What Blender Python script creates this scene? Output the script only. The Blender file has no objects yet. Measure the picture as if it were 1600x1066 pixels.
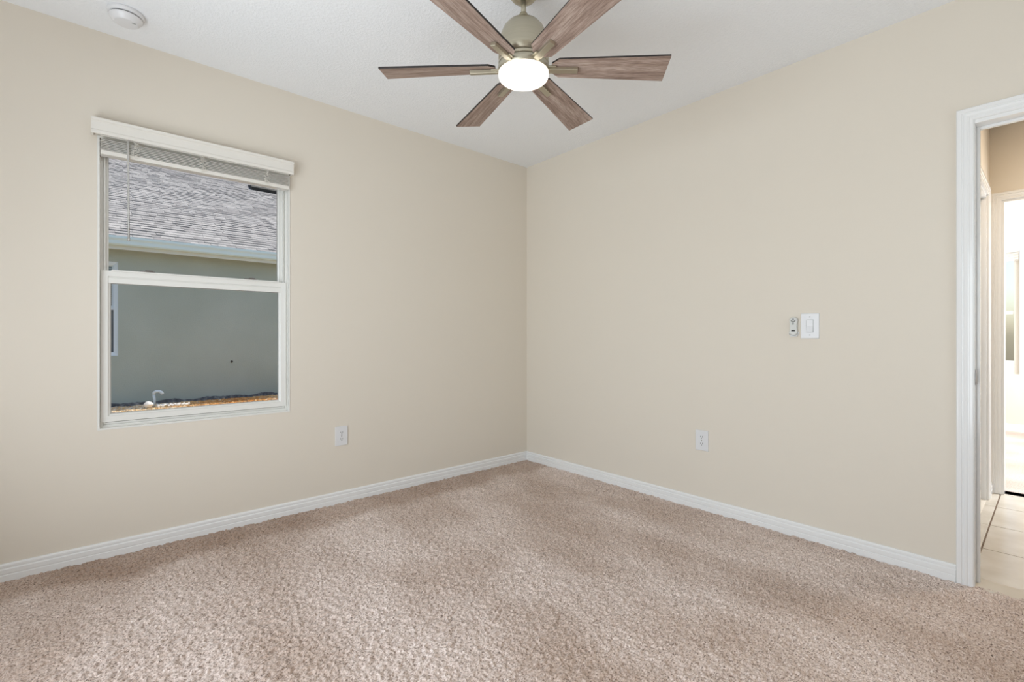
import bpy, bmesh, math, random
import numpy as np
from mathutils import Vector, Matrix

random.seed(7)
rng = np.random.default_rng(7)
S = bpy.context.scene
COL = S.collection
R = math.radians

# ---------------------------------------------------------------- camera
cam_d = bpy.data.cameras.new("camera")
cam = bpy.data.objects.new("camera", cam_d)
COL.objects.link(cam)
cam_d.sensor_width = 36.0
cam_d.lens = 744.0 / 1600.0 * 36.0
cam_d.shift_y = -7.0 / 1600.0
cam_d.clip_start = 0.02
cam.location = (-2.894, -3.106, 1.095)
cam.rotation_euler = (R(90), 0, R(48.8 - 90))
S.camera = cam

# ---------------------------------------------------------------- world, sun, lamps, exposure
W = bpy.data.worlds.new("sky")
S.world = W
W.use_nodes = True
wn = W.node_tree.nodes
wl = W.node_tree.links
wn.clear()
sky = wn.new("ShaderNodeTexSky")
sky.sky_type = 'NISHITA'
sky.sun_disc = False
sky.sun_elevation = R(66)
sky.sun_rotation = R(75)
sky.air_density = 1.0
sky.dust_density = 2.0
bg = wn.new("ShaderNodeBackground")
bg.inputs["Strength"].default_value = 0.22
wo = wn.new("ShaderNodeOutputWorld")
wl.new(sky.outputs[0], bg.inputs[0])
wl.new(bg.outputs[0], wo.inputs[0])


def lamp(name, typ, loc, energy, color, aim=None, size=None, size_y=None):
    d = bpy.data.lights.new(name, typ)
    d.energy = energy
    d.color = color
    if size:
        d.shape = 'RECTANGLE'
        d.size = size
        d.size_y = size_y or size
    o = bpy.data.objects.new(name, d)
    COL.objects.link(o)
    o.location = loc
    if aim is not None:
        o.rotation_euler = Vector(aim).to_track_quat('-Z', 'Y').to_euler()
    return o


SUN_DIR = Vector((0.97 * math.cos(R(66)), 0.25 * math.cos(R(66)), math.sin(R(66))))
sun = lamp("sun", 'SUN', (3, 3, 20), 4.6, (1.0, 0.93, 0.84), aim=-SUN_DIR)
sun.data.angle = R(0.6)
# fill lamps added behind the camera, set in invented window openings
lamp("fill_rear", 'AREA', (-0.56, -3.83, 1.40), 6, (0.86, 0.93, 1.0), aim=(-0.25, 1, 0.5), size=0.72, size_y=1.5)
lamp("fill_side", 'AREA', (-3.88, -1.95, 1.12), 79, (0.86, 0.93, 1.0), aim=(1, 0.05, 0.50), size=2.2, size_y=2.0)
# hall ceiling lamp and the daylight of the room across the hall
lamp("hall_lamp", 'AREA', (1.0, -3.5, 2.58), 13, (1.0, 0.80, 0.58), aim=(0, 0, -1), size=0.3)
lamp("daylight_far_room", 'AREA', (3.5, -4.45, 1.5), 130, (0.90, 0.95, 1.0), aim=(0, 1, 0), size=2.4, size_y=1.6)

S.view_settings.view_transform = 'Standard'
S.view_settings.look = 'None'
S.view_settings.exposure = 0.0
S.view_settings.gamma = 1.0
S.view_settings.use_curve_mapping = False
try:
    S.cycles.use_denoising = True
    S.cycles.max_bounces = 10
    S.cycles.diffuse_bounces = 6
    S.cycles.transparent_max_bounces = 12
    S.cycles.sample_clamp_indirect = 6.0
    S.cycles.caustics_reflective = False
    S.cycles.caustics_refractive = False
except Exception:
    pass


# ---------------------------------------------------------------- materials
def s2l(c):
    return tuple(((v / 255.0) / 12.92 if v / 255.0 <= 0.04045 else ((v / 255.0 + 0.055) / 1.055) ** 2.4) for v in c) + (1.0,)


class Mat:
    def __init__(self, name, rgb, rough=0.5, metal=0.0, spec=0.5):
        self.m = bpy.data.materials.new(name)
        self.m.use_nodes = True
        self.n = self.m.node_tree.nodes
        self.l = self.m.node_tree.links
        self.b = self.n["Principled BSDF"]
        self.b.inputs["Base Color"].default_value = s2l(rgb)
        self.b.inputs["Roughness"].default_value = rough
        self.b.inputs["Metallic"].default_value = metal
        self.b.inputs["Specular IOR Level"].default_value = spec
        self.coord = None

    def co(self, scale=(1, 1, 1), kind="Object"):
        if self.coord is None:
            self.coord = self.n.new("ShaderNodeTexCoord")
        mp = self.n.new("ShaderNodeMapping")
        mp.inputs["Scale"].default_value = scale
        self.l.new(self.coord.outputs[kind], mp.inputs[0])
        return mp.outputs[0]

    def noise(self, scale, detail=2.0, vec=None, rough=0.5):
        t = self.n.new("ShaderNodeTexNoise")
        t.inputs["Scale"].default_value = scale
        t.inputs["Detail"].default_value = detail
        t.inputs["Roughness"].default_value = rough
        self.l.new(vec if vec is not None else self.co(), t.inputs["Vector"])
        return t.outputs["Fac"]

    def ramp(self, fac, stops):
        r = self.n.new("ShaderNodeValToRGB")
        e = r.color_ramp.elements
        while len(e) < len(stops):
            e.new(0.5)
        for k, (p, c) in enumerate(stops):
            e[k].position = p
            e[k].color = s2l(c) if len(c) == 3 else c
        self.l.new(fac, r.inputs[0])
        return r.outputs[0]

    def mix(self, a, b, fac, mode='MIX'):
        x = self.n.new("ShaderNodeMix")
        x.data_type = 'RGBA'
        x.blend_type = mode
        for sock, v in ((x.inputs[6], a), (x.inputs[7], b), (x.inputs[0], fac)):
            if hasattr(v, "is_linked"):
                self.l.new(v, sock)
            else:
                sock.default_value = v
        return x.outputs[2]

    def color(self, sock):
        self.l.new(sock, self.b.inputs["Base Color"])
        return self

    def bump(self, fac, strength, dist):
        bn = self.n.new("ShaderNodeBump")
        bn.inputs["Strength"].default_value = strength
        bn.inputs["Distance"].default_value = dist
        self.l.new(fac, bn.inputs["Height"])
        self.l.new(bn.outputs[0], self.b.inputs["Normal"])
        return self


m = Mat("wall_paint", (221, 213, 200), 0.75, spec=0.25)
m.bump(m.noise(260, 3), 0.12, 0.002)
WALL = m.m
m = Mat("ceiling_paint", (240, 242, 244), 0.9, spec=0.1)
n1 = m.noise(75, 4, rough=0.65)
m.bump(m.ramp(n1, [(0.42, (0, 0, 0)), (0.62, (255, 255, 255))]), 0.35, 0.004)
CEIL = m.m
m = Mat("trim_paint", (233, 233, 232), 0.35, spec=0.4)
m.l.new(m.ramp(m.noise(8, 2), [(0.3, (92, 92, 92)), (0.7, (104, 104, 104))]), m.b.inputs["Roughness"])
TRIM = m.m
m = Mat("vinyl", (228, 227, 222), 0.4)
m.l.new(m.ramp(m.noise(8, 2), [(0.3, (100, 100, 100)), (0.7, (112, 112, 112))]), m.b.inputs["Roughness"])
VINYL = m.m
m = Mat("blind_white", (226, 222, 214), 0.45)
m.l.new(m.ramp(m.noise(1.0, 3, vec=m.co((6, 200, 200))), [(0.3, (105, 105, 105)), (0.7, (125, 125, 125))]), m.b.inputs["Roughness"])
BLIND = m.m
m = Mat("cord", (228, 224, 214), 0.8)
m.bump(m.noise(900, 2), 0.2, 0.0005)
CORD = m.m
m = Mat("wand_plastic", (205, 203, 198), 0.25)
m.b.inputs["Transmission Weight"].default_value = 0.25
m.bump(m.noise(30, 1), 0.02, 0.001)
WAND = m.m
# carpet: twisted yarn in several beige-brown shades
m = Mat("carpet_yarn", (176, 150, 130), 0.95, spec=0.05)
a = m.noise(170, 3, rough=0.7)
c1 = m.ramp(a, [(0.34, (88, 71, 62)), (0.43, (192, 172, 160)), (0.57, (230, 213, 203)), (0.70, (250, 242, 237))])
v = m.n.new("ShaderNodeTexNoise")
v.inputs["Scale"].default_value = 2.2
v.inputs["Detail"].default_value = 3
mp = m.co((1.0, 0.55, 1))
mp.node.inputs["Rotation"].default_value = (0, 0, R(40))
m.l.new(mp, v.inputs["Vector"])
c2 = m.ramp(v.outputs["Fac"], [(0.36, (224, 216, 208)), (0.62, (255, 255, 255))])
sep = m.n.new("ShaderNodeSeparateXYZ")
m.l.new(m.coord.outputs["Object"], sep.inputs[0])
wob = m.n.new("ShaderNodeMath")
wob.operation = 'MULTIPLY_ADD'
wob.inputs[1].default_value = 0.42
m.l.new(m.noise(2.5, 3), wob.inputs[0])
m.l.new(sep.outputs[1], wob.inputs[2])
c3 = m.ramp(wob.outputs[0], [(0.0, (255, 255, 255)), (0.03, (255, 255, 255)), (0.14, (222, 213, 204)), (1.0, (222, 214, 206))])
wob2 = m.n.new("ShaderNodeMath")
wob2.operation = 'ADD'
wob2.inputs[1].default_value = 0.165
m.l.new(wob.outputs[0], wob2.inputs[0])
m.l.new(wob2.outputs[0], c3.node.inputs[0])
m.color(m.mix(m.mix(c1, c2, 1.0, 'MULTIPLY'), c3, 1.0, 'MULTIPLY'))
m.b.inputs["Sheen Weight"].default_value = 0.25
m.b.inputs["Sheen Roughness"].default_value = 0.6
CARPET = m.m
# weathered oak blades, grain along local x
m = Mat("weathered_wood", (150, 128, 116), 0.55, spec=0.3)
oi = m.n.new("ShaderNodeObjectInfo")
va = m.n.new("ShaderNodeVectorMath")
va.operation = 'MULTIPLY_ADD'
va.inputs[1].default_value = (1, 1, 1)
cmb = m.n.new("ShaderNodeCombineXYZ")
mm = m.n.new("ShaderNodeMath")
mm.operation = 'MULTIPLY'
mm.inputs[1].default_value = 9.0
m.l.new(oi.outputs["Random"], mm.inputs[0])
m.l.new(mm.outputs[0], cmb.inputs[0])
m.l.new(mm.outputs[0], cmb.inputs[1])
m.l.new(m.co((2.6, 40, 40)), va.inputs[0])
m.l.new(cmb.outputs[0], va.inputs[2])
g1 = m.noise(1.3, 5, vec=va.outputs[0], rough=0.6)
g2 = m.noise(9.0, 3, vec=va.outputs[0])
cA = m.ramp(g1, [(0.30, (134, 113, 102)), (0.48, (168, 147, 135)), (0.62, (186, 167, 155)), (0.78, (202, 185, 174))])
cB = m.ramp(g2, [(0.35, (205, 200, 196)), (0.60, (255, 255, 255))])
m.color(m.mix(cA, cB, 1.0, 'MULTIPLY'))
m.bump(g2, 0.15, 0.001)
WOOD = m.m
m = Mat("blade_edge", (34, 28, 26), 0.6)
m.bump(m.noise(90, 2), 0.1, 0.001)
EDGE = m.m
m = Mat("brushed_nickel", (186, 178, 158), 0.36, metal=0.85)
bx_ = m.noise(1.0, 3, vec=m.co((4, 4, 420)))
m.color(m.ramp(bx_, [(0.3, (182, 175, 156)), (0.7, (190, 183, 164))]))
m.bump(bx_, 0.02, 0.0003)
NICKEL = m.m
m = Mat("dark_gap", (26, 24, 22), 0.7)
m.bump(m.noise(80, 1), 0.05, 0.001)
DARK = m.m
m = Mat("frosted_glass_lit", (255, 252, 246), 0.4)
m.b.inputs["Emission Color"].default_value = (1.0, 0.93, 0.83, 1)
m.b.inputs["Emission Strength"].default_value = 1.9
LIT = m.m
m = Mat("plate_plastic", (222, 222, 223), 0.3)
m.bump(m.noise(50, 1), 0.02, 0.0006)
PLATE = m.m
m = Mat("slot_dark", (70, 68, 66), 0.6)
SLOT = m.m
m = Mat("button_grey", (128, 130, 128), 0.5)
BUTTON = m.m
m = Mat("remote_plastic", (206, 206, 202), 0.4)
m.bump(m.noise(60, 1), 0.02, 0.0006)
REMOTE = m.m
m = Mat("steel", (132, 126, 122), 0.35, metal=0.9)
STEEL = m.m
m = Mat("tile_glaze", (214, 206, 192), 0.22, spec=0.5)
m.color(m.ramp(m.noise(5, 4), [(0.3, (204, 194, 178)), (0.7, (222, 215, 203))]))
TILE = m.m
m = Mat("grout", (128, 110, 94), 0.9)
m.bump(m.noise(200, 2), 0.2, 0.001)
GROUT = m.m
# outdoors
m = Mat("stucco", (210, 210, 190), 0.95, spec=0.1)
m.color(m.ramp(m.noise(1.2, 5), [(0.3, (170, 178, 166)), (0.7, (180, 188, 177))]))
m.bump(m.noise(60, 4, rough=0.7), 0.5, 0.01)
STUCCO = m.m
m = Mat("shingle", (140, 138, 138), 0.95, spec=0.1)
at = m.n.new("ShaderNodeAttribute")
at.attribute_name = "tab"
tc = m.ramp(at.outputs["Fac"], [(0.0, (166, 161, 160)), (0.5, (182, 178, 176)), (1.0, (198, 193, 190))])
gr = m.ramp(m.noise(55, 3, rough=0.8), [(0.3, (190, 188, 186)), (0.7, (255, 255, 255))])
m.color(m.mix(tc, gr, 1.0, 'MULTIPLY'))
m.bump(m.noise(180, 2), 0.3, 0.003)
SHINGLE = m.m
m = Mat("gutter_paint", (222, 240, 240), 0.4)
m.bump(m.noise(30, 1), 0.02, 0.001)
GUTTER = m.m
m = Mat("soffit_paint", (218, 219, 208), 0.7)
m.bump(m.noise(30, 1), 0.05, 0.001)
SOFFIT = m.m
m = Mat("window_frame_blue_white", (222, 232, 236), 0.45)
m.bump(m.noise(30, 1), 0.02, 0.001)
NFRAME = m.m
m = Mat("neighbour_pane", (78, 92, 104), 0.12, spec=0.6)
m.color(m.ramp(m.noise(3, 2), [(0.3, (66, 80, 92)), (0.7, (92, 106, 118))]))
NPANE = m.m
m = Mat("neighbour_blind", (150, 168, 172), 0.6)
m.bump(m.noise(1, 1, vec=m.co((1, 1, 60))), 0.3, 0.01)
NBLIND = m.m
m = Mat("band_grey", (64, 68, 74), 0.9)
m.color(m.ramp(m.noise(14, 4, rough=0.7), [(0.35, (62, 66, 72)), (0.55, (96, 100, 106)), (0.72, (160, 162, 160))]))
BAND = m.m
m = Mat("soil", (120, 96, 70), 1.0, spec=0.05)
m.color(m.ramp(m.noise(9, 6, rough=0.7), [(0.3, (122, 106, 88)), (0.5, (156, 138, 116)), (0.7, (178, 162, 140))]))
m.bump(m.noise(40, 4), 0.6, 0.03)
SOIL = m.m
m = Mat("wood_chip", (196, 140, 78), 0.95, spec=0.05)
at = m.n.new("ShaderNodeAttribute")
at.attribute_name = "tab"
m.color(m.ramp(at.outputs["Fac"], [(0.0, (190, 118, 60)), (0.35, (226, 160, 88)), (0.65, (236, 198, 140)), (1.0, (246, 232, 210))]))
CHIP = m.m
m = Mat("white_rock", (236, 232, 226), 0.9)
m.bump(m.noise(40, 4), 0.5, 0.01)
ROCK = m.m
m = Mat("pvc", (226, 236, 240), 0.35)
m.bump(m.noise(40, 1), 0.02, 0.001)
PVC = m.m


def glass_mat():
    g = bpy.data.materials.new("window_glass")
    g.use_nodes = True
    n, l = g.node_tree.nodes, g.node_tree.links
    n.clear()
    o = n.new("ShaderNodeOutputMaterial")
    t = n.new("ShaderNodeBsdfTransparent")
    t.inputs[0].default_value = (0.95, 0.97, 0.965, 1)
    gl = n.new("ShaderNodeBsdfGlossy")
    gl.inputs["Roughness"].default_value = 0.02
    fr = n.new("ShaderNodeFresnel")
    fr.inputs[0].default_value = 1.35
    mx = n.new("ShaderNodeMixShader")
    l.new(fr.outputs[0], mx.inputs[0])
    l.new(t.outputs[0], mx.inputs[1])
    l.new(gl.outputs[0], mx.inputs[2])
    l.new(mx.outputs[0], o.inputs[0])
    return g


GLASS = glass_mat()


# ---------------------------------------------------------------- mesh helpers
def link(name, me, mats, parent=None, loc=None):
    o = bpy.data.objects.new(name, me)
    for x in (mats if isinstance(mats, (list, tuple)) else [mats]):
        me.materials.append(x)
    COL.objects.link(o)
    if parent is not None:
        o.parent = parent
        if loc is None:
            o.location = -Vector(parent_world(parent))
        else:
            o.location = loc
    elif loc is not None:
        o.location = loc
    return o


def parent_world(p):
    v = Vector(p.location)
    while p.parent is not None:
        p = p.parent
        v = v + Vector(p.location)
    return v


class MB:
    """collects shapes (in world coordinates) for ONE mesh"""

    def __init__(self):
        self.bm = bmesh.new()

    def box(self, a, b, bevel=0.0, mi=0, seg=2):
        lo = [min(a[i], b[i]) for i in range(3)]
        hi = [max(a[i], b[i]) for i in range(3)]
        t = bmesh.new()
        vs = [t.verts.new((x, y, z)) for x in (lo[0], hi[0]) for y in (lo[1], hi[1]) for z in (lo[2], hi[2])]
        for q in ((0, 1, 3, 2), (4, 6, 7, 5), (0, 4, 5, 1), (2, 3, 7, 6), (0, 2, 6, 4), (1, 5, 7, 3)):
            t.faces.new([vs[i] for i in q])
        if bevel > 0:
            bmesh.ops.bevel(t, geom=t.edges[:], offset=bevel, segments=seg, affect='EDGES', profile=0.5)
        return self._take(t, mi)

    def _take(self, t, mi, M=None):
        bmesh.ops.recalc_face_normals(t, faces=t.faces[:])
        mp = {}
        for v in t.verts:
            mp[v] = self.bm.verts.new(M @ v.co if M else v.co)
        for f in t.faces:
            nf = self.bm.faces.new([mp[v] for v in f.verts])
            nf.material_index = mi if f.material_index == 0 else f.material_index
            nf.smooth = f.smooth
        t.free()
        return self

    def prism(self, pts, p0, ax_u, ax_v, ax_w, length, mi=0, smooth=False):
        """closed polygon pts (u,v) pushed along ax_w"""
        t = bmesh.new()
        p0, U, V, Wd = Vector(p0), Vector(ax_u), Vector(ax_v), Vector(ax_w)
        A = [t.verts.new(p0 + U * u + V * v) for u, v in pts]
        B = [t.verts.new(p0 + U * u + V * v + Wd * length) for u, v in pts]
        k = len(pts)
        t.faces.new(A)
        t.faces.new(B[::-1])
        for i in range(k):
            f = t.faces.new([A[i], A[(i + 1) % k], B[(i + 1) % k], B[i]])
            f.smooth = smooth
        return self._take(t, mi)

    def lathe(self, prof, c, seg=48, mi=0, smooth=True, M=None):
        t = bmesh.new()
        rings = []
        for r, z in prof:
            if r < 1e-6:
                rings.append([t.verts.new((c[0], c[1], c[2] + z))])
            else:
                rings.append([t.verts.new((c[0] + r * math.cos(2 * math.pi * i / seg), c[1] + r * math.sin(2 * math.pi * i / seg), c[2] + z)) for i in range(seg)])
        for a, b in zip(rings[:-1], rings[1:]):
            for i in range(seg):
                j = (i + 1) % seg
                if len(a) == 1 and len(b) == 1:
                    continue
                if len(a) == 1:
                    f = t.faces.new([a[0], b[i], b[j]])
                elif len(b) == 1:
                    f = t.faces.new([a[i], b[0], a[j]])
                else:
                    f = t.faces.new([a[i], b[i], b[j], a[j]])
                f.smooth = smooth
        return self._take(t, mi, M)

    def tube(self, pts, r, seg=10, mi=0):
        t = bmesh.new()
        pts = [Vector(p) for p in pts]
        rr = r if isinstance(r, (list, tuple)) else [r] * len(pts)
        prev = None
        rings = []
        for i, p in enumerate(pts):
            d = (pts[min(i + 1, len(pts) - 1)] - pts[max(i - 1, 0)]).normalized()
            ref = Vector((0, 0, 1)) if abs(d.z) < 0.9 else Vector((1, 0, 0))
            u = d.cross(ref).normalized() if prev is None else (prev - d * prev.dot(d)).normalized()
            prev = u
            w = d.cross(u)
            rings.append([t.verts.new(p + (u * math.cos(2 * math.pi * k / seg) + w * math.sin(2 * math.pi * k / seg)) * rr[i]) for k in range(seg)])
        for a, b in zip(rings[:-1], rings[1:]):
            for k in range(seg):
                f = t.faces.new([a[k], a[(k + 1) % seg], b[(k + 1) % seg], b[k]])
                f.smooth = True
        t.faces.new(rings[0][::-1])
        t.faces.new(rings[-1])
        return self._take(t, mi)

    def sweep(self, path, prof, to3, mi=0, closed=False):
        """profile (w outward, d off the wall) mitred along an open rectilinear path of (u, v, ou, ov)"""
        t = bmesh.new()
        rows = []
        for u, v, ou, ov in path:
            rows.append([t.verts.new(to3(u + ou * w, v + ov * w, d)) for w, d in prof])
        k = len(prof)
        for a, b in zip(rows[:-1], rows[1:]):
            for i in range(k):
                t.faces.new([a[i], a[(i + 1) % k], b[(i + 1) % k], b[i]])
        if closed:
            a, b = rows[-1], rows[0]
            for i in range(k):
                t.faces.new([a[i], a[(i + 1) % k], b[(i + 1) % k], b[i]])
        else:
            t.faces.new(rows[0])
            t.faces.new(rows[-1][::-1])
        return self._take(t, mi)

    def build(self, name, mats, parent=None):
        me = bpy.data.meshes.new(name)
        self.bm.normal_update()
        self.bm.to_mesh(me)
        self.bm.free()
        return link(name, me, mats, parent)


def empty(name, loc):
    o = bpy.data.objects.new(name, None)
    o.empty_display_size = 0.05
    o.location = loc
    COL.objects.link(o)
    return o


def tag(o, label=None, cat=None, group=None, kind=None):
    for k, v in (("label", label), ("category", cat), ("group", group), ("kind", kind)):
        if v:
            o[k] = v
    return o


def struct(o):
    o["kind"] = "structure"
    return o


# ---------------------------------------------------------------- room shell
H = 2.6
T = 0.12
XL, YR = -3.90, -3.85                       # left wall, rear wall
WX0, WX1, WZ0, WZ1 = -2.884, -1.995, 0.634, 2.085   # window opening
DY0, DY1, DZ = -2.8725, -3.69, 2.045        # doorway in the right wall
HX = 1.846                                  # wall across the hall
SY = -2.80                                  # hall side wall
BX = 5.1                                    # far wall of the room across the hall


def holed(mb, lo, hi, axis, holes):
    """box wall from lo to hi with rectangular holes (a0,a1,z0,z1) along axis"""
    i = axis
    cur = lo[i]
    for a0, a1, z0, z1 in sorted(holes):
        def piece(s0, s1, c0, c1):
            if s1 - s0 > 1e-5 and c1 - c0 > 1e-5:
                A, B = list(lo), list(hi)
                A[i], B[i], A[2], B[2] = s0, s1, c0, c1
                mb.box(A, B)
        piece(cur, a0, lo[2], hi[2])
        piece(a0, a1, lo[2], z0)
        piece(a0, a1, z1, hi[2])
        cur = a1
    A, B = list(lo), list(hi)
    A[i] = cur
    mb.box(A, B)
    return mb


LO = -0.06
struct(holed(MB(), (XL - T, 0, LO), (T, 0.2, H), 0, [(WX0, WX1, WZ0, WZ1)]).build("wall_window", WALL))
struct(holed(MB(), (0, YR - T, LO), (T, 0, H), 1, [(DY1, DY0, 0.0, DZ)]).build("wall_right", WALL))
struct(holed(MB(), (XL - T, YR - T, LO), (XL, 0, H), 1, [(-3.08, -0.82, 0.08, 2.15)]).build("wall_left", WALL))
struct(holed(MB(), (XL, YR - T, LO), (0, YR, H), 0, [(-0.95, -0.17, 0.60, 2.2)]).build("wall_rear", WALL))
struct(MB().box((XL - T, -6.2, H), (BX + T, 0.2, H + 0.12)).build("ceiling", CEIL))
struct(MB().box((XL - 1.0, 0.2, H), (BX + T, 0.80, H + 0.05)).build("sun_block_eave", SOFFIT))  # unseen overhang, added and sized to keep sun out of the room window


# carpet with real pile: a jittered height field where the photograph looks, plain beyond
def blur(a, s):
    fy = np.fft.fftfreq(a.shape[0])[:, None]
    fx = np.fft.rfftfreq(a.shape[1])[None, :]
    g = np.exp(-2 * (np.pi ** 2) * s * s * (fy ** 2 + fx ** 2))
    b = np.fft.irfft2(np.fft.rfft2(a) * g, s=a.shape)
    return (b - b.mean()) / b.std()


def carpet():
    x0, x1, y0, y1, st = -3.42, 0.02, -3.13, 0.0, 0.0036
    nx, ny = int((x1 - x0) / st) + 1, int((y1 - y0) / st) + 1
    X, Y = np.meshgrid(np.linspace(x0, x1, nx), np.linspace(y0, y1, ny))
    z = 0.55 * blur(rng.standard_normal((ny, nx)), 0.85) + 0.65 * blur(rng.standard_normal((ny, nx)), 1.6) + 0.25 * blur(rng.standard_normal((ny, nx)), 10)
    z = np.clip(z, -2.0, 2.0) * 0.0030
    z[:, 0] = z[:, -1] = 0
    z[0] = z[-1] = 0
    jx = blur(rng.standard_normal((ny, nx)), 1.1) * 0.0014
    jy = blur(rng.standard_normal((ny, nx)), 1.1) * 0.0014
    for j in (jx, jy):
        j[:, 0] = j[:, -1] = 0
        j[0] = j[-1] = 0
    co = np.stack([X + jx, Y + jy, z], -1).reshape(-1, 3)
    idx = np.arange(nx * ny).reshape(ny, nx)
    q = np.stack([idx[:-1, :-1], idx[:-1, 1:], idx[1:, 1:], idx[1:, :-1]], -1).reshape(-1, 4)
    extra = np.array([[XL, YR, 0], [0.02, YR, 0], [0.02, y0, 0], [XL, y0, 0], [x0, y0, 0], [x0, y1, 0], [XL, y1, 0]])
    b = len(co)
    co = np.vstack([co, extra])
    q = np.vstack([q, [[b, b + 1, b + 2, b + 3], [b + 3, b + 4, b + 5, b + 6]]])
    me = bpy.data.meshes.new("floor")
    me.vertices.add(len(co))
    me.vertices.foreach_set("co", co.astype(np.float32).ravel())
    me.loops.add(q.size)
    me.loops.foreach_set("vertex_index", q.astype(np.int32).ravel())
    me.polygons.add(len(q))
    me.polygons.foreach_set("loop_start", (np.arange(len(q)) * 4).astype(np.int32))
    me.update(calc_edges=True)
    me.polygons.foreach_set("use_smooth", np.ones(len(q), dtype=bool))
    me.update()
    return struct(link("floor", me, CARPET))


carpet()

# baseboards
BB = [(0, 0), (0.0145, 0), (0.0145, 0.030), (0.0120, 0.032), (0.0120, 0.036), (0.0140, 0.038), (0.0140, 0.056),
      (0.0095, 0.060), (0.0095, 0.064), (0.0115, 0.066), (0.0110, 0.074), (0.0060, 0.081), (0, 0.081)]
struct(MB().prism(BB, (XL, 0, -0.004), (0, -1, 0), (0, 0, 1), (1, 0, 0), -XL).build("baseboard_window", TRIM))
struct(MB().prism(BB, (0, 0, -0.004), (-1, 0, 0), (0, 0, 1), (0, -1, 0), 2.8130).build("baseboard_right", TRIM))
struct(MB().prism(BB, (XL, 0, -0.004), (1, 0, 0), (0, 0, 1), (0, -1, 0), -YR).build("baseboard_left", TRIM))
struct(MB().prism(BB, (XL, YR, -0.004), (0, 1, 0), (0, 0, 1), (1, 0, 0), -XL).build("baseboard_rear", TRIM))

# door casings: fluted profile (w outward from the opening, d off the wall)
CAS = [(0, 0), (0, 0.010), (0.004, 0.0125), (0.012, 0.0125), (0.014, 0.0105), (0.018, 0.0105), (0.021, 0.0135), (0.030, 0.0150),
       (0.033, 0.0125), (0.036, 0.0125), (0.039, 0.0165), (0.048, 0.0175), (0.053, 0.0165), (0.056, 0.012), (0.056, 0)]


def door_path(a0, a1, zt, z0=-0.004):
    s = 1 if a0 > a1 else -1
    return [(a0, z0, s, 0), (a0, zt, s, 1), (a1, zt, -s, 1), (a1, z0, -s, 0)]


d1 = struct(empty("door_1", (0.06, (DY0 + DY1) / 2, 0)))
JT = 0.018
jm = MB()
jm.box((-0.001, DY0 + 0.006, -0.004), (T + 0.001, DY0 - 0.0005, DZ), 0.0015)
jm.box((-0.001, DY1 - 0.0005, -0.004), (T + 0.001, DY1 + JT, DZ), 0.0015)
jm.box((-0.001, DY1 + JT, DZ - JT), (T + 0.001, DY0 - 0.0005, DZ), 0.0015)
jm.build("jamb", TRIM, d1)
st_ = MB()
st_.box((0.062, DY0 - 0.0005, -0.004), (0.082, DY0 - 0.0125, DZ - JT), 0.002)
st_.box((0.062, DY1 + JT, -0.004), (0.082, DY1 + JT + 0.012, DZ - JT), 0.002)
st_.box((0.062, DY1 + JT + 0.012, DZ - JT - 0.012), (0.082, DY0 - 0.0125, DZ - JT), 0.002)
st_.build("door_stop", TRIM, d1)
MB().sweep(door_path(DY0 + 0.003, DY1 + 0.012, DZ - 0.003), CAS, lambda u, v, d: (-d, u, v)).build("casing", TRIM, d1)
MB().sweep(door_path(DY0 + 0.003, DY1 + 0.012, DZ - 0.003), CAS, lambda u, v, d: (T + d, u, v)).build("casing", TRIM, d1)
sp = MB()
sp.box((0.010, DY0 - 0.0003, 0.882), (0.052, DY0 - 0.0040, 0.948), 0.0015)
sp.box((-0.001, DY0 - 0.0003, 0.892), (0.011, DY0 - 0.0045, 0.938), 0.0015)
tag(sp.build("strike_plate", STEEL, d1), "metal strike plate on the white door jamb")

# ---------------------------------------------------------------- hall beyond the doorway
struct(holed(MB(), (HX, -6.2, LO), (HX + T, SY, H), 1, [(-3.66, -2.853, 0.0, DZ)]).build("wall_hall", WALL))
struct(holed(MB(), (T, SY, LO), (HX + T, SY + T, H), 0, [(0.86, 1.612, 0.0, DZ)]).build("wall_hall_side", WALL))
struct(MB().box((T, -6.2, LO), (HX, -6.1, H)).build("wall_hall_end", WALL))
bb = MB()
bb.prism(BB, (1.668, SY, 0.0), (0, -1, 0), (0, 0, 1), (1, 0, 0), HX - 1.668)
bb.prism(BB, (T, SY, 0.0), (0, -1, 0), (0, 0, 1), (1, 0, 0), 0.684)
struct(bb.build("baseboard_hall_side", TRIM))
# the closed door in the hall side wall
d2 = struct(empty("door_2", (1.236, SY, 0)))
MB().sweep([(1.612, 0, 1, 0), (1.612, DZ, 1, 1), (0.86, DZ, -1, 1), (0.86, 0, -1, 0)], CAS, lambda u, v, d: (u, SY - d, v)).build("casing", TRIM, d2)
jb = MB()
jb.box((1.594, SY, 0), (1.612, SY + T, DZ), 0.001)
jb.box((0.86, SY, 0), (0.878, SY + T, DZ), 0.001)
jb.box((0.878, SY, DZ - 0.018), (1.594, SY + T, DZ), 0.001)
jb.build("jamb", TRIM, d2)
lf = MB()
lf.box((0.880, SY + 0.030, 0.008), (1.592, SY + 0.065, DZ - 0.02), 0.002)
for z0, z1 in ((0.22, 0.92), (1.10, 1.90)):
    for x0, x1 in ((0.98, 1.20), (1.27, 1.49)):
        lf.sweep([(x0, z0, -1, -1), (x1, z0, 1, -1), (x1, z1, 1, 1), (x0, z1, -1, 1)], [(0, 0), (0, 0.006), (-0.02, 0.002), (-0.02, 0)],
                 lambda u, v, d: (u, SY + 0.030 - d, v), closed=True)
lf.build("door_leaf", TRIM, d2)
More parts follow.
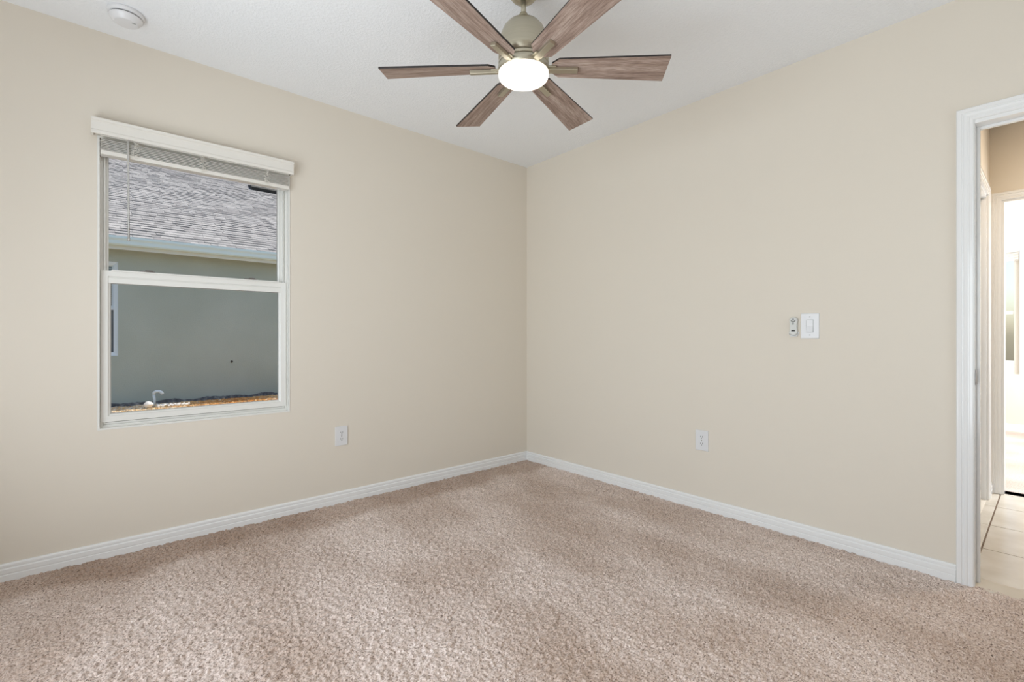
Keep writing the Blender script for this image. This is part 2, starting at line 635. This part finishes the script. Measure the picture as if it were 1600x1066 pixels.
# opening to the bright room across the hall
d3 = struct(empty("door_3", (HX, -3.25, 0)))
MB().sweep(door_path(-2.858, -3.655, DZ - 0.005, 0.0), CAS, lambda u, v, d: (HX - d, u, v)).build("casing", TRIM, d3)
jb = MB()
jb.box((HX - 0.001, -2.853, 0), (HX + T, -2.871, DZ), 0.0015)
jb.box((HX - 0.001, -3.642, 0), (HX + T, -3.660, DZ), 0.0015)
jb.box((HX - 0.001, -3.642, DZ - 0.018), (HX + T, -2.871, DZ), 0.0015)
jb.build("jamb", TRIM, d3)

# hall tiles
tl = MB()
tl.box((0.02, -6.1, -0.03), (HX + 0.02, -1.9 if False else SY + 0.03, -0.006), mi=1)
xs = [0.02, 0.107, 0.565, 1.022, 1.470, HX + 0.02]
ys = [SY + 0.03, -2.852] + [-2.852 - 0.457 * k for k in range(1, 8)]
for i in range(len(xs) - 1):
    for j in range(len(ys) - 1):
        g = 0.0035
        tl.box((xs[i] + (g if i else 0), ys[j] - g, -0.008), (xs[i + 1] - g, ys[j + 1] + g, -0.0015), 0.0015)
struct(tl.build("floor_hall", [TILE, GROUT]))

# bright room across the hall
FR = MB()
FR.box((HX + 0.02, -5.0, -0.03), (BX, -1.6, 0.0))
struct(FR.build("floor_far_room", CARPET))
struct(holed(MB(), (BX, -5.0, LO), (BX + T, -1.6, H), 1, [(-2.83, -1.90, 0.66, 2.09)]).build("wall_far_room", WALL))
struct(MB().box((HX + T, -1.6, LO), (BX + T, -1.5, H)).build("wall_far_room_side", WALL))
struct(holed(MB(), (HX + T, -5.1, LO), (BX + T, -5.0, H), 0, [(2.3, 4.7, 0.7, 2.3)]).build("wall_far_room_rear", WALL))
struct(MB().prism(BB, (BX, -1.6, 0.0), (-1, 0, 0), (0, 0, 1), (0, -1, 0), 3.4).build("baseboard_far_room", TRIM))


def plain_window(name, axis, a0, a1, z0, z1, p):
    """simple framed window in a wall; axis 0 = along x at y=p, 1 = along y at x=p"""
    e = struct(empty(name, ((a0 + a1) / 2, p, z0) if axis == 0 else (p, (a0 + a1) / 2, z0)))
    to = (lambda u, v, d: (u, p + d, v)) if axis == 0 else (lambda u, v, d: (p + d, u, v))
    f = MB()
    f.sweep([(a0, z0, 1, 1), (a1, z0, -1, 1), (a1, z1, -1, -1), (a0, z1, 1, -1)], [(0, -0.03), (0, 0.03), (0.045, 0.03), (0.045, -0.03)], to, closed=True)
    zm = (z0 + z1) / 2
    A, B = to(a0 + 0.045, zm - 0.02, -0.02), to(a1 - 0.045, zm + 0.02, 0.02)
    f.box(A, B, 0.002)
    f.build("window_frame", VINYL, e)
    A, B = to(a0 + 0.04, z0 + 0.04, -0.004), to(a1 - 0.04, z1 - 0.04, 0.004)
    MB().box(A, B).build("pane", GLASS, e)
    return e


plain_window("added_window_rear", 0, -0.95, -0.17, 0.60, 2.2, YR - 0.07)  # unseen window, made up to frame the rear fill lamp
plain_window("added_window_side", 1, -3.08, -0.82, 0.08, 2.15, XL - 0.07)  # unseen opening, invented around the side fill lamp
w4 = plain_window("window_4", 1, -2.83, -1.90, 0.66, 2.09, BX + 0.07)
fb = empty("window_blind", (BX + 0.02, -2.34, 2.08))
tag(fb, "white blind drawn up in the bright room across the hall", "blind")
q = MB()
for k in range(8):
    q.box((BX + 0.004, -2.825, 1.975 + k * 0.012), (BX + 0.036, -1.905, 1.983 + k * 0.012), 0.002)
q.build("slats", BLIND, fb)
MB().box((BX + 0.002, -2.827, 2.072), (BX + 0.038, -1.903, 2.09), 0.002).build("head_rail", BLIND, fb)

# ---------------------------------------------------------------- window of the room
w1 = struct(empty("window_1", ((WX0 + WX1) / 2, 0.05, WZ0)))
rect = lambda x0, x1, z0, z1: [(x0, z0, 1, 1), (x1, z0, -1, 1), (x1, z1, -1, -1), (x0, z1, 1, -1)]
toY = lambda y: (lambda u, v, d: (u, y - d, v))
# white liner of the reveal with a thin lip on the wall face
MB().sweep(rect(WX0 - 0.002, WX1 + 0.003, WZ0 - 0.002, WZ1), [(0, 0.003), (0.0085, 0.003), (0.0085, -0.10), (0, -0.10)], toY(0.0), closed=True).build("sill", VINYL, w1)
# main vinyl frame with stepped tracks
fr = MB()
fr.sweep(rect(WX0 + 0.006, WX1 - 0.006, WZ0 + 0.006, WZ1 - 0.003),
         [(0, 0.0), (0.012, 0.0), (0.012, -0.010), (0.017, -0.010), (0.017, -0.003), (0.023, -0.003), (0.023, -0.020), (0.034, -0.020), (0.034, -0.075), (0, -0.075)],
         toY(0.030), closed=True)
fr.build("window_frame", VINYL, w1)
us = MB()
us.sweep(rect(WX0 + 0.018, WX1 - 0.026, 1.365, WZ1 - 0.012),
         [(0, 0.0), (0.015, 0.0), (0.018, -0.006), (0.024, -0.010), (0.024, -0.030), (0, -0.030)], toY(0.058), closed=True)
us = us.build("upper_sash", VINYL, w1)
MB().box((WX0 + 0.040, 0.070, 1.386), (WX1 - 0.048, 0.074, WZ1 - 0.034)).build("pane", GLASS, us)
ls = MB()
LX0, LX1, LZ0, LZ1 = -2.8735, -2.0085, 0.667, 1.426
ls.sweep(rect(LX0, LX1, LZ0, LZ1), [(0, 0.0), (0.028, 0.0), (0.029, -0.005), (0.036, -0.008), (0.040, -0.014), (0.040, -0.030), (0, -0.030)], toY(0.024), closed=True)
ls.box((LX0 + 0.028, 0.026, LZ1 - 0.062), (LX1 - 0.028, 0.050, LZ1 - 0.034), 0.003)
ls.box((LX0 + 0.04, 0.016, LZ1 - 0.0025), (LX1 - 0.04, 0.034, LZ1 + 0.005), 0.002)
ls = ls.build("lower_sash", VINYL, w1)
MB().box((LX0 + 0.036, 0.040, LZ0 + 0.036), (LX1 - 0.036, 0.044, LZ1 - 0.058)).build("pane", GLASS, ls)
for x in (-2.688, -2.204):
    lk = MB()
    lk.box((x - 0.032, 0.022, LZ1 + 0.003), (x + 0.032, 0.044, LZ1 + 0.010), 0.002)
    lk.box((x - 0.010, 0.010, LZ1 + 0.008), (x + 0.022, 0.030, LZ1 + 0.014), 0.002)
    tag(lk.build("sash_lock", STEEL, ls), "grey metal sash lock")

# blind over the window
bl = empty("window_blind", ((WX0 + WX1) / 2, -0.03, 2.16))
tag(bl, "white horizontal blind drawn up under its valance at the beige room window", "blind")
va_ = MB()
VP = [(0, 2.082), (0.004, 2.079), (0.012, 2.079), (0.015, 2.084), (0.015, 2.094), (0.012, 2.099), (0.012, 2.132), (0.014, 2.138), (0.019, 2.142), (0.019, 2.155), (0.0, 2.155)]
va_.prism(VP, (-2.909, -0.040, 0), (0, -1, 0), (0, 0, 1), (1, 0, 0), 0.924)
va_.box((-2.909, -0.041, 2.081), (-2.899, 0.0, 2.155), 0.001)
va_.box((-1.995, -0.041, 2.081), (-1.985, 0.0, 2.155), 0.001)
va_.build("valance", BLIND, bl)
MB().box((-2.876, -0.030, 2.080), (-2.004, 0.016, 2.128), 0.002).build("head_rail", BLIND, bl)
sl = MB()
for k in range(7):
    zc = 2.0120 + k * 0.0080
    dy = random.uniform(-0.002, 0.002)
    sl.prism([(-0.025, 0.0), (-0.012, 0.0016), (0.0, 0.0022), (0.012, 0.0016), (0.025, 0.0), (0.025, 0.0026), (0.012, 0.0042), (0.0, 0.0048), (-0.012, 0.0042), (-0.025, 0.0026)],
             (-2.874 + random.uniform(-0.002, 0.002), -0.010 + dy, zc), (0, 1, 0), (0, 0, 1), (1, 0, 0), 0.868)
sl.build("slats", BLIND, bl)
MB().box((-2.875, -0.036, 1.9885), (-2.005, 0.016, 2.0105), 0.004).build("bottom_rail", BLIND, bl)
for x in (-2.74, -2.45, -2.13):
    cm = MB()
    for s in range(3):
        pts = []
        for k in range(14):
            pts.append((x + random.uniform(-0.022, 0.022) * (0.4 + 0.6 * math.sin(math.pi * k / 13)), -0.0405 - random.uniform(0, 0.006), 2.074 - 0.080 * k / 13 + random.uniform(-0.003, 0.003)))
        cm.tube(pts, 0.0011, 6)
    cm.build("ladder_cord", CORD, bl)
wd = MB()
wd.tube([(-2.7695, -0.046, 2.092), (-2.7692, -0.046, 2.0), (-2.768, -0.045, 1.7), (-2.767, -0.044, 1.583)], 0.0042, 8)
wd.tube([(-2.767, -0.044, 1.590), (-2.767, -0.044, 1.574)], 0.0055, 8)
wd.build("tilt_wand", WAND, bl)

# ---------------------------------------------------------------- ceiling fan
D = 2.05
FX, FY = -2.894 + 0.6587 * D + 0.7524 * 0.0496, -3.106 + 0.7524 * D - 0.6587 * 0.0496
fan = empty("ceiling_fan", (FX, FY, H))
tag(fan, "six blade ceiling fan with weathered wood blades, nickel motor and lit globe", "ceiling fan")
fc = (FX, FY, 0)
MB().lathe([(0.0, H), (0.068, H), (0.070, H - 0.006), (0.066, H - 0.030), (0.050, H - 0.050), (0.030, H - 0.058), (0.022, H - 0.058), (0.0, H - 0.050)], fc).build("canopy", NICKEL, fan)
MB().lathe([(0.0, H - 0.052), (0.011, H - 0.052), (0.011, 2.462), (0.0, 2.462)], fc, 24).build("downrod", NICKEL, fan)
MB().lathe([(0.0, 2.484), (0.017, 2.484), (0.020, 2.478), (0.025, 2.458), (0.032, 2.452), (0.052, 2.446), (0.072, 2.434), (0.088, 2.414), (0.099, 2.386),
            (0.105, 2.355), (0.1075, 2.320), (0.1075, 2.281), (0.098, 2.279), (0.0, 2.279)], fc, 64).build("motor_housing", NICKEL, fan)
MB().lathe([(0.0, 2.282), (0.101, 2.282), (0.101, 2.255), (0.0, 2.255)], fc, 64, smooth=False).build("vent_gap", DARK, fan)
MB().lathe([(0.095, 2.275), (0.1075, 2.275), (0.1085, 2.273), (0.1085, 2.264), (0.1075, 2.262), (0.095, 2.262)], fc, 64).build("motor_ring", NICKEL, fan)
MB().lathe([(0.095, 2.258), (0.108, 2.258), (0.1095, 2.256), (0.1095, 2.231), (0.107, 2.228), (0.100, 2.228)], fc, 64).build("light_rim", NICKEL, fan)
gl = MB().lathe([(0.0, 2.236), (0.106, 2.236), (0.1075, 2.228), (0.1078, 2.218), (0.105, 2.208), (0.098, 2.201), (0.085, 2.197), (0.05, 2.194), (0.0, 2.193)], fc, 64)
tag(gl.build("light_globe", LIT, fan), "glowing white glass globe")

# one blade along +x: tapered, clipped root corners, pitched
bmx = MB()
OUT = [(0.121, -0.026), (0.150, -0.050), (0.610, -0.070), (0.610, 0.070), (0.150, 0.050), (0.121, 0.026)]
t = bmesh.new()
A = [t.verts.new((x, y, -0.004)) for x, y in OUT]
B = [t.verts.new((x, y, 0.004)) for x, y in OUT]
t.faces.new(A[::-1])
t.faces.new(B)
side = []
for i in range(6):
    side.append(t.faces.new([A[i], A[(i + 1) % 6], B[(i + 1) % 6], B[i]]))
for f in side:
    f.material_index = 1
bmx._take(t, 0)
bme = bpy.data.meshes.new("blade")
bmx.bm.to_mesh(bme)
bmx.bm.free()
for x in (WOOD, EDGE):
    bme.materials.append(x)
am = MB()
am.box((0.104, -0.0125, -0.020), (0.232, 0.0125, -0.0042), 0.002)
am.box((0.104, -0.020, -0.012), (0.140, 0.020, -0.0042), 0.002)
ame = bpy.data.meshes.new("blade_arm")
am.bm.to_mesh(ame)
am.bm.free()
ame.materials.append(NICKEL)
for k in range(6):
    b = bpy.data.objects.new("blade", bme)
    COL.objects.link(b)
    b.parent = fan
    b.location = (0, 0, 2.253 - H)
    b.rotation_euler = (Matrix.Rotation(R(-43.0 + 60 * k), 4, 'Z') @ Matrix.Rotation(R(1.2), 4, 'Y') @ Matrix.Rotation(R(-12.5), 4, 'X')).to_euler()
    a_ = bpy.data.objects.new("blade_arm", ame)
    COL.objects.link(a_)
    a_.parent = b
    a_["label"] = "nickel arm under the blade"

# ---------------------------------------------------------------- smoke detector
sx, sy = -2.786, -0.258
sd = empty("smoke_detector", (sx, sy, H))
tag(sd, "round white smoke detector on the ceiling above the window", "smoke detector")
MB().lathe([(0, H), (0.068, H), (0.070, H - 0.003), (0.069, H - 0.016), (0.066, H - 0.018), (0, H - 0.018)], (sx, sy, 0)).build("base", PLATE, sd)
MB().lathe([(0.0, H - 0.016), (0.058, H - 0.016), (0.058, H - 0.024), (0.0, H - 0.024)], (sx, sy, 0)).build("vent_ring", DARK, sd)
MB().lathe([(0.0, H - 0.022), (0.060, H - 0.022), (0.0625, H - 0.0235), (0.0635, H - 0.027), (0.062, H - 0.031), (0.059, H - 0.0345), (0.047, H - 0.0475), (0.0455, H - 0.0490),
            (0.0435, H - 0.0500), (0.040, H - 0.0503), (0, H - 0.0506)], (sx, sy, 0), 64).build("cover", PLATE, sd)
MB().box((sx + 0.020, sy - 0.026, H - 0.0512), (sx + 0.034, sy - 0.022, H - 0.0490)).build("test_slot", BUTTON, sd)


# ---------------------------------------------------------------- plates on the walls
def outlet(name, to, c, z, label):
    """to(u, v, d): u along wall, v up, d off the wall"""
    e = empty(name, to(c, z, 0))
    tag(e, label, "outlet", "duplex wall outlets")
    pl = MB()
    pl.box(to(c - 0.042, z - 0.064, -0.0003), to(c + 0.042, z + 0.064, 0.0065), 0.003)
    pl.build("plate", PLATE, e)
    for s in (-1, 1):
        zc = z + s * 0.0215
        rc = MB()
        pts = [(0.0175 * math.cos(a) if abs(math.cos(a)) < 0.99 else 0.0175 * math.cos(a), max(-0.0142, min(0.0142, 0.0175 * math.sin(a)))) for a in [2 * math.pi * i / 24 for i in range(24)]]
        P0 = Vector(to(c, zc, 0.0060))
        U = Vector(to(c + 1, zc, 0.0060)) - P0
        Dv = Vector(to(c, zc, 1.0060)) - P0
        rc.prism(pts, P0, U, (0, 0, 1), Dv, 0.0022)
        rr = rc.build("receptacle", PLATE, e)
        so = MB()
        for du, h in ((-0.0065, 0.0085), (0.0065, 0.0068)):
            so.box(to(c + du - 0.0014, zc + 0.003 - h / 2, 0.0076), to(c + du + 0.0014, zc + 0.003 + h / 2, 0.0086))
        so.box(to(c - 0.0026, zc - 0.0105, 0.0076), to(c + 0.0026, zc - 0.0055, 0.0086), 0.0003)
        so.build("slots", SLOT, rr)
    MB().lathe([(0, 0.0), (0.0035, 0.0), (0.003, 0.0016), (0, 0.002)], (0, 0, 0), 12,
               M=Matrix.Translation(to(c, z, 0.0062)) @ (Vector((0, 0, 1)).rotation_difference(Vector(to(c, z, 1)) - Vector(to(c, z, 0))).to_matrix().to_4x4())).build("screw", STEEL, e)
    return e


toA = lambda u, v, d: (u, -d, v)
toB = lambda u, v, d: (-d, u, v)
outlet("wall_outlet", toA, -1.672, 0.440, "white duplex outlet low on the window wall right of the window")
outlet("wall_outlet", toB, -1.629, 0.437, "white duplex outlet low on the right wall beneath the light switch height")

sw = empty("light_switch", toB(-2.2355, 1.152, 0))
tag(sw, "white rocker light switch plate on the wall beside the fan remote", "light switch")
c, z = -2.2355, 1.152
MB().box(toB(c - 0.044, z - 0.068, -0.0003), toB(c + 0.044, z + 0.068, 0.0065), 0.003).build("plate", PLATE, sw)
ru = MB()
ru.sweep([(c - 0.0195, z - 0.036, 1, 1), (c + 0.0195, z - 0.036, -1, 1), (c + 0.0195, z + 0.036, -1, -1), (c - 0.0195, z + 0.036, 1, -1)],
         [(0, 0.006), (0, 0.0072), (0.0025, 0.0072), (0.0025, 0.006)], toB, closed=True)
ru.build("switch_frame", PLATE, sw)
rk = MB()
rk.prism([(0.0055, -0.0325), (0.0118, -0.0325), (0.0082, 0.0), (0.0088, 0.0325), (0.0055, 0.0325)], (0, c - 0.0155, z), (-1, 0, 0), (0, 0, 1), (0, 1, 0), 0.031)
rk.build("rocker", PLATE, sw)
MB().box(toB(c - 0.0172, z - 0.0337, 0.0060), toB(c + 0.0172, z + 0.0337, 0.0071)).build("rocker_gap_shade", BUTTON, sw)  # grey slab: shade of the gap around the rocker put into its colour
for s in (-1, 1):
    MB().box(toB(c - 0.0024, z + s * 0.049 - 0.0024, 0.006), toB(c + 0.0024, z + s * 0.049 + 0.0024, 0.0070), 0.0006).build("screw", BUTTON, sw)

# fan remote in its cradle
c, z = -2.158, 1.150
cr = MB()
cr.box(toB(c - 0.018, z - 0.052, -0.0003), toB(c + 0.018, z + 0.040, 0.004), 0.002)
cr.box(toB(c - 0.018, z - 0.055, 0.002), toB(c + 0.018, z - 0.051, 0.016), 0.0015)
for s in (-1, 1):
    cr.box(toB(c + s * 0.0225 - 0.001, z - 0.045, 0.002), toB(c + s * 0.0225 + 0.001, z - 0.028, 0.010), 0.001)
cr = cr.build("remote_cradle", PLATE)
tag(cr, "slim white wall cradle holding the fan remote", "holder")
rm = empty("fan_remote", toB(c, z, 0.004))
tag(rm, "small pale grey fan remote hanging beside the light switch", "remote control")


def capsule(w, zl, zh, d0, d1, mat, name, parent, waist=0.0):
    pts = []
    for i in range(13):
        a = math.pi * i / 12
        pts.append((w * math.cos(a), zh - w * 0.8 + w * 0.8 * math.sin(a)))
    if waist:
        pts.append((-(w - waist), (zl + zh) / 2))
    for i in range(13):
        a = math.pi + math.pi * i / 12
        pts.append((w * math.cos(a), zl + w * 0.8 + w * 0.8 * math.sin(a)))
    if waist:
        pts.append((w - waist, (zl + zh) / 2))
    t = bmesh.new()
    P = [Vector(toB(c + u, z + v, d0)) for u, v in pts]
    Q = [Vector(toB(c + u * 0.88, z + (v - (zl + zh) / 2) * 0.94 + (zl + zh) / 2, d1)) for u, v in pts]
    Mx = [Vector(toB(c + u, z + v, d0 + 0.7 * (d1 - d0))) for u, v in pts]
    rows = [[t.verts.new(p) for p in r] for r in (P, Mx, Q)]
    k = len(pts)
    for a, b in zip(rows[:-1], rows[1:]):
        for i in range(k):
            t.faces.new([a[i], a[(i + 1) % k], b[(i + 1) % k], b[i]])
    t.faces.new(rows[0])
    t.faces.new(rows[-1])
    mb = MB()
    mb._take(t, 0)
    return mb.build(name, mat, parent)


capsule(0.0205, -0.049, 0.051, 0.0042, 0.018, REMOTE, "body", rm, 0.003)
MB().lathe([(0, 0), (0.0042, 0), (0.0036, 0.0015), (0, 0.0018)], (0, 0, 0), 16,
           M=Matrix.Translation(toB(c, z + 0.039, 0.0178)) @ Matrix.Rotation(R(-90), 4, 'Y')).build("button", BUTTON, rm)
for u0, v0, u1, v1 in ((0.011, 0.032, 0.002, 0.026), (-0.011, 0.032, -0.002, 0.026), (0, 0.022, 0, 0.010)):
    mb = MB()
    mb.tube([toB(c + u0, z + v0, 0.0178), toB(c + u1, z + v1, 0.0178)], 0.0028, 8)
    mb.build("button", BUTTON, rm)
MB().box(toB(c - 0.009, z - 0.026, 0.0170), toB(c + 0.009, z - 0.019, 0.0184), 0.0006).build("display_slot", DARK, rm)

# ---------------------------------------------------------------- outdoors
struct(MB().box((-16, 0.2, -0.30), (12, 30, -0.055)).build("ground", SOIL))

m = Mat("ground_pale", (226, 222, 214), 0.9)
m.bump(m.noise(30, 4), 0.2, 0.003)
struct(MB().box((BX + T, -14, -0.30), (30, 0.2, -0.055)).build("ground_brightener", m.m))  # pale ground added to brighten the view through the far room window

NY = 7.0
nb = empty("neighbouring_house", (-1.5, NY, -0.05))
tag(nb, "beige stucco house with grey shingle roof seen through the window", "house")
nw = holed(MB(), (-9.0, NY, -0.08), (6.0, NY + 0.25, 2.52), 0, [(-3.55, -2.612, 0.781, 2.315)])
nw.box((-9.0, NY + 0.25, -0.08), (-8.75, NY + 9, 2.5))
nw.box((5.75, NY + 0.25, -0.08), (6.0, NY + 9, 2.5))
nw.box((-8.75, NY + 8.75, -0.08), (5.75, NY + 9, 2.5))
nw.build("wall", STUCCO, nb)
# ragged dark grey strip at the wall foot
db = bmesh.new()
n = 240
top, bot = [], []
for i in range(n + 1):
    x = -5 + 7.0 * i / n
    h_ = 0.0 + 0.02 * math.sin(i * 0.31) * math.sin(i * 0.07) + random.uniform(-0.007, 0.007)
    top.append((x, h_))
vs = [[db.verts.new(p) for p in ((x, NY - 0.02, -0.07), (x, NY - 0.02, h_), (x, NY + 0.01, h_), (x, NY + 0.01, -0.07))] for x, h_ in top]
for a, b in zip(vs[:-1], vs[1:]):
    for i in range(4):
        db.faces.new([a[i], a[(i + 1) % 4], b[(i + 1) % 4], b[i]])
db.faces.new(vs[0])
db.faces.new(vs[-1][::-1])
mb = MB()
mb._take(db, 0)
tag(mb.build("foundation_band", BAND, nb), "dark ragged band at the wall foot")
EY, EZ, SL = 6.75, 2.675, 0.5            # eave edge
sf = MB()
sf.box((-9.3, EY + 0.02, 2.52), (6.3, NY, 2.535))
sf.build("soffit", SOFFIT, nb)
MB().box((-9.3, EY + 0.0, 2.49), (6.3, EY + 0.025, 2.66)).build("fascia", SOFFIT, nb)
gt = MB()
gt.prism([(0.0, 2.550), (-0.055, 2.550), (-0.075, 2.57), (-0.080, 2.62), (-0.100, 2.655), (-0.100, 2.692), (-0.090, 2.692), (-0.090, 2.662), (-0.06, 2.63), (-0.05, 2.58), (0.0, 2.57)],
         (-9.3, EY, 0), (0, 1, 0), (0, 0, 1), (1, 0, 0), 15.6)
tag(gt.build("gutter", GUTTER, nb), "pale gutter along the eave")
# roof: solid slab plus laid shingle courses where they show
rf = MB()
RY = EY + 8.0
RZ = EZ + 8.0 * SL
rf.prism([(EY - 0.03, EZ - 0.03), (RY, RZ - 0.015), (RY + 8, EZ - 0.015), (RY + 8, EZ - 0.12), (RY, RZ - 0.12), (EY - 0.03, EZ - 0.09)], (-9.4, 0, 0), (0, 1, 0), (0, 0, 1), (1, 0, 0), 15.8)
roof = rf.build("roof", SHINGLE, nb)
sb = bmesh.new()
tabs = []
up = Vector((0, 1, SL)).normalized()
nr = Vector((0, -SL, 1)).normalized()
EXP = 0.143
o0 = Vector((0, EY - 0.045, EZ - 0.030))
for r_ in range(60):
    x = -4.6 + random.uniform(0, 0.3)
    while x < 3.2:
        w = random.uniform(0.10, 0.32)
        thick = random.choice((0.006, 0.006, 0.014, 0.016))
        tone = min(1, max(0, random.gauss(0.5, 0.28)))
        p0 = o0 + up * (EXP * r_) + Vector((x, 0, 0))
        L = EXP + 0.02
        cs = [p0, p0 + Vector((w - 0.004, 0, 0)), p0 + up * L + Vector((w - 0.004, 0, 0)), p0 + up * L]
        hh = [thick + 0.004, thick + 0.004, 0.002, 0.002]
        Vt = [sb.verts.new(q_ + nr * k_) for q_, k_ in zip(cs, hh)]
        Vb = [sb.verts.new(q_ - nr * 0.004) for q_ in cs]
        fs = [sb.faces.new(Vt), sb.faces.new([Vb[0], Vb[1], Vt[1], Vt[0]]), sb.faces.new([Vb[1], Vb[2], Vt[2], Vt[1]]), sb.faces.new([Vb[3], Vb[0], Vt[0], Vt[3]])]
        tabs += [tone] * 4
        x += w
me = bpy.data.meshes.new("shingles")
sb.to_mesh(me)
sb.free()
at_ = me.attributes.new("tab", 'FLOAT', 'FACE')
at_.data.foreach_set("value", np.array(tabs, dtype=np.float32))
link("shingles", me, SHINGLE, nb)
# low off-ridge vent on the roof
vx = MB()
pv = o0 + up * 5.86
vx.prism([(-0.02, 0.0), (0.0, 0.09), (0.06, 0.12), (0.45, 0.02), (0.45, -0.02), (0, -0.02)], (0.44, pv.y, pv.z), up, nr, (1, 0, 0), 1.6)
tag(vx.build("roof_vent", DARK, nb), "dark low roof vent")
# neighbour's window
nwf = MB()
nwf.sweep(rect(-3.55, -2.612, 0.781, 2.315), [(0, -0.03), (0, 0.05), (0.012, 0.05), (0.055, 0.035), (0.055, -0.03)], lambda u, v, d: (u, NY + 0.06 - d, v), closed=True)
nwf.box((-3.50, NY + 0.035, 1.53), (-2.66, NY + 0.075, 1.575), 0.003)
nwf.sweep(rect(-3.495, -2.667, 1.575, 2.26), [(0, -0.02), (0, 0.01), (0.02, 0.01), (0.02, -0.02)], lambda u, v, d: (u, NY + 0.07 - d, v), closed=True)
nwf = nwf.build("window", NFRAME, nb)
MB().box((-3.5, NY + 0.082, 0.83), (-2.66, NY + 0.09, 2.27)).build("pane", NPANE, nwf)
bq = MB()
for k in range(20):
    bq.box((-3.47, NY + 0.074, 1.585 + k * 0.034), (-2.69, NY + 0.080, 1.610 + k * 0.034))
bq.build("blind", NBLIND, nwf)
MB().lathe([(0, 0), (0.022, 0), (0.018, 0.012), (0, 0.014)], (0, 0, 0), 16, M=Matrix.Translation((-0.981, NY, 0.63)) @ Matrix.Rotation(R(90), 4, 'X')).build("wall_cap", DARK, nb)

# pvc drain pipe by the wall
PX, PY = -2.166, 6.62
pp = empty("drain_pipe", (PX, PY, -0.02))
tag(pp, "white plastic pipe bending over beside the neighbour's wall", "pipe")
MB().tube([(PX, PY, -0.022), (PX + 0.002, PY, 0.06), (PX - 0.006, PY, 0.150)], 0.019, 14).build("riser", PVC, pp)
MB().tube([(PX - 0.006, PY, 0.145), (PX - 0.004, PY, 0.178), (PX + 0.022, PY - 0.01, 0.196), (PX + 0.066, PY - 0.02, 0.196), (PX + 0.094, PY - 0.03, 0.176), (PX + 0.108, PY - 0.03, 0.146)],
          [0.021, 0.022, 0.022, 0.022, 0.024, 0.024], 14).build("elbow", PVC, pp)


def stone(name, x, y, r, mat):
    bm = bmesh.new()
    bmesh.ops.create_icosphere(bm, subdivisions=3 if r > 0.05 else 2, radius=1.0)
    s = (r * random.uniform(0.9, 1.3), r * random.uniform(0.8, 1.1), r * random.uniform(0.8, 0.95))
    ph = [random.uniform(0, 6) for _ in range(3)]
    for v in bm.verts:
        k = 1 + 0.12 * math.sin(3.1 * v.co.x + ph[0]) * math.cos(2.7 * v.co.y + ph[1]) + 0.08 * math.sin(5 * v.co.z + ph[2])
        v.co = Vector((v.co.x * s[0] * k, v.co.y * s[1] * k, v.co.z * s[2] * k))
    me = bpy.data.meshes.new(name)
    bm.to_mesh(me)
    bm.free()
    o = link(name, me, mat, loc=(x, y, -0.022 + s[2]))
    o.rotation_euler = (0, 0, random.uniform(0, 6))
    return o


tag(stone("rock", -2.265, 6.30, 0.052, ROCK), "large white rock at the foot of the bent plastic pipe", "rock")
random.seed(21)
for k in range(18):
    x = -2.14 + 0.062 * (k % 7) + (0.03 if k // 7 % 2 else 0) + random.uniform(-0.006, 0.006)
    y = 6.22 + 0.085 * (k // 7) + random.uniform(-0.008, 0.008)
    tag(stone("pebble", x, y, random.uniform(0.018, 0.022), ROCK), "small white pebble in the cluster beside the bent plastic pipe", "pebble", "white pebbles by the pipe")

# wood mulch strip
random.seed(5)
cb = bmesh.new()
tn = []
for k in range(8000):
    x, y = random.uniform(-3.4, 0.6), random.uniform(5.3, 6.88)
    L, w, th = random.uniform(0.02, 0.07), random.uniform(0.006, 0.018), 0.006
    M = Matrix.Translation((x, y, -0.050 + random.uniform(0.0, 0.014))) @ Matrix.Rotation(random.uniform(0, 6.28), 4, 'Z') @ Matrix.Rotation(random.uniform(-0.2, 0.2), 4, 'Y')
    vv = [cb.verts.new(M @ Vector((sx_ * L / 2, sy_ * w / 2, sz_ * th / 2))) for sx_ in (-1, 1) for sy_ in (-1, 1) for sz_ in (-1, 1)]
    tone = min(1, max(0, random.gauss(0.62 + 0.25 * math.sin(x * 2.1 + 0.6), 0.2)))
    for q_ in ((0, 1, 3, 2), (4, 6, 7, 5), (0, 4, 5, 1), (2, 3, 7, 6), (0, 2, 6, 4), (1, 5, 7, 3)):
        cb.faces.new([vv[i] for i in q_])
        tn.append(tone)
me = bpy.data.meshes.new("wood_mulch")
cb.to_mesh(me)
cb.free()
at_ = me.attributes.new("tab", 'FLOAT', 'FACE')
at_.data.foreach_set("value", np.array(tn, dtype=np.float32))
tag(link("wood_mulch", me, CHIP), "orange and tan wood mulch strip along the neighbour's wall", "mulch", kind="stuff")
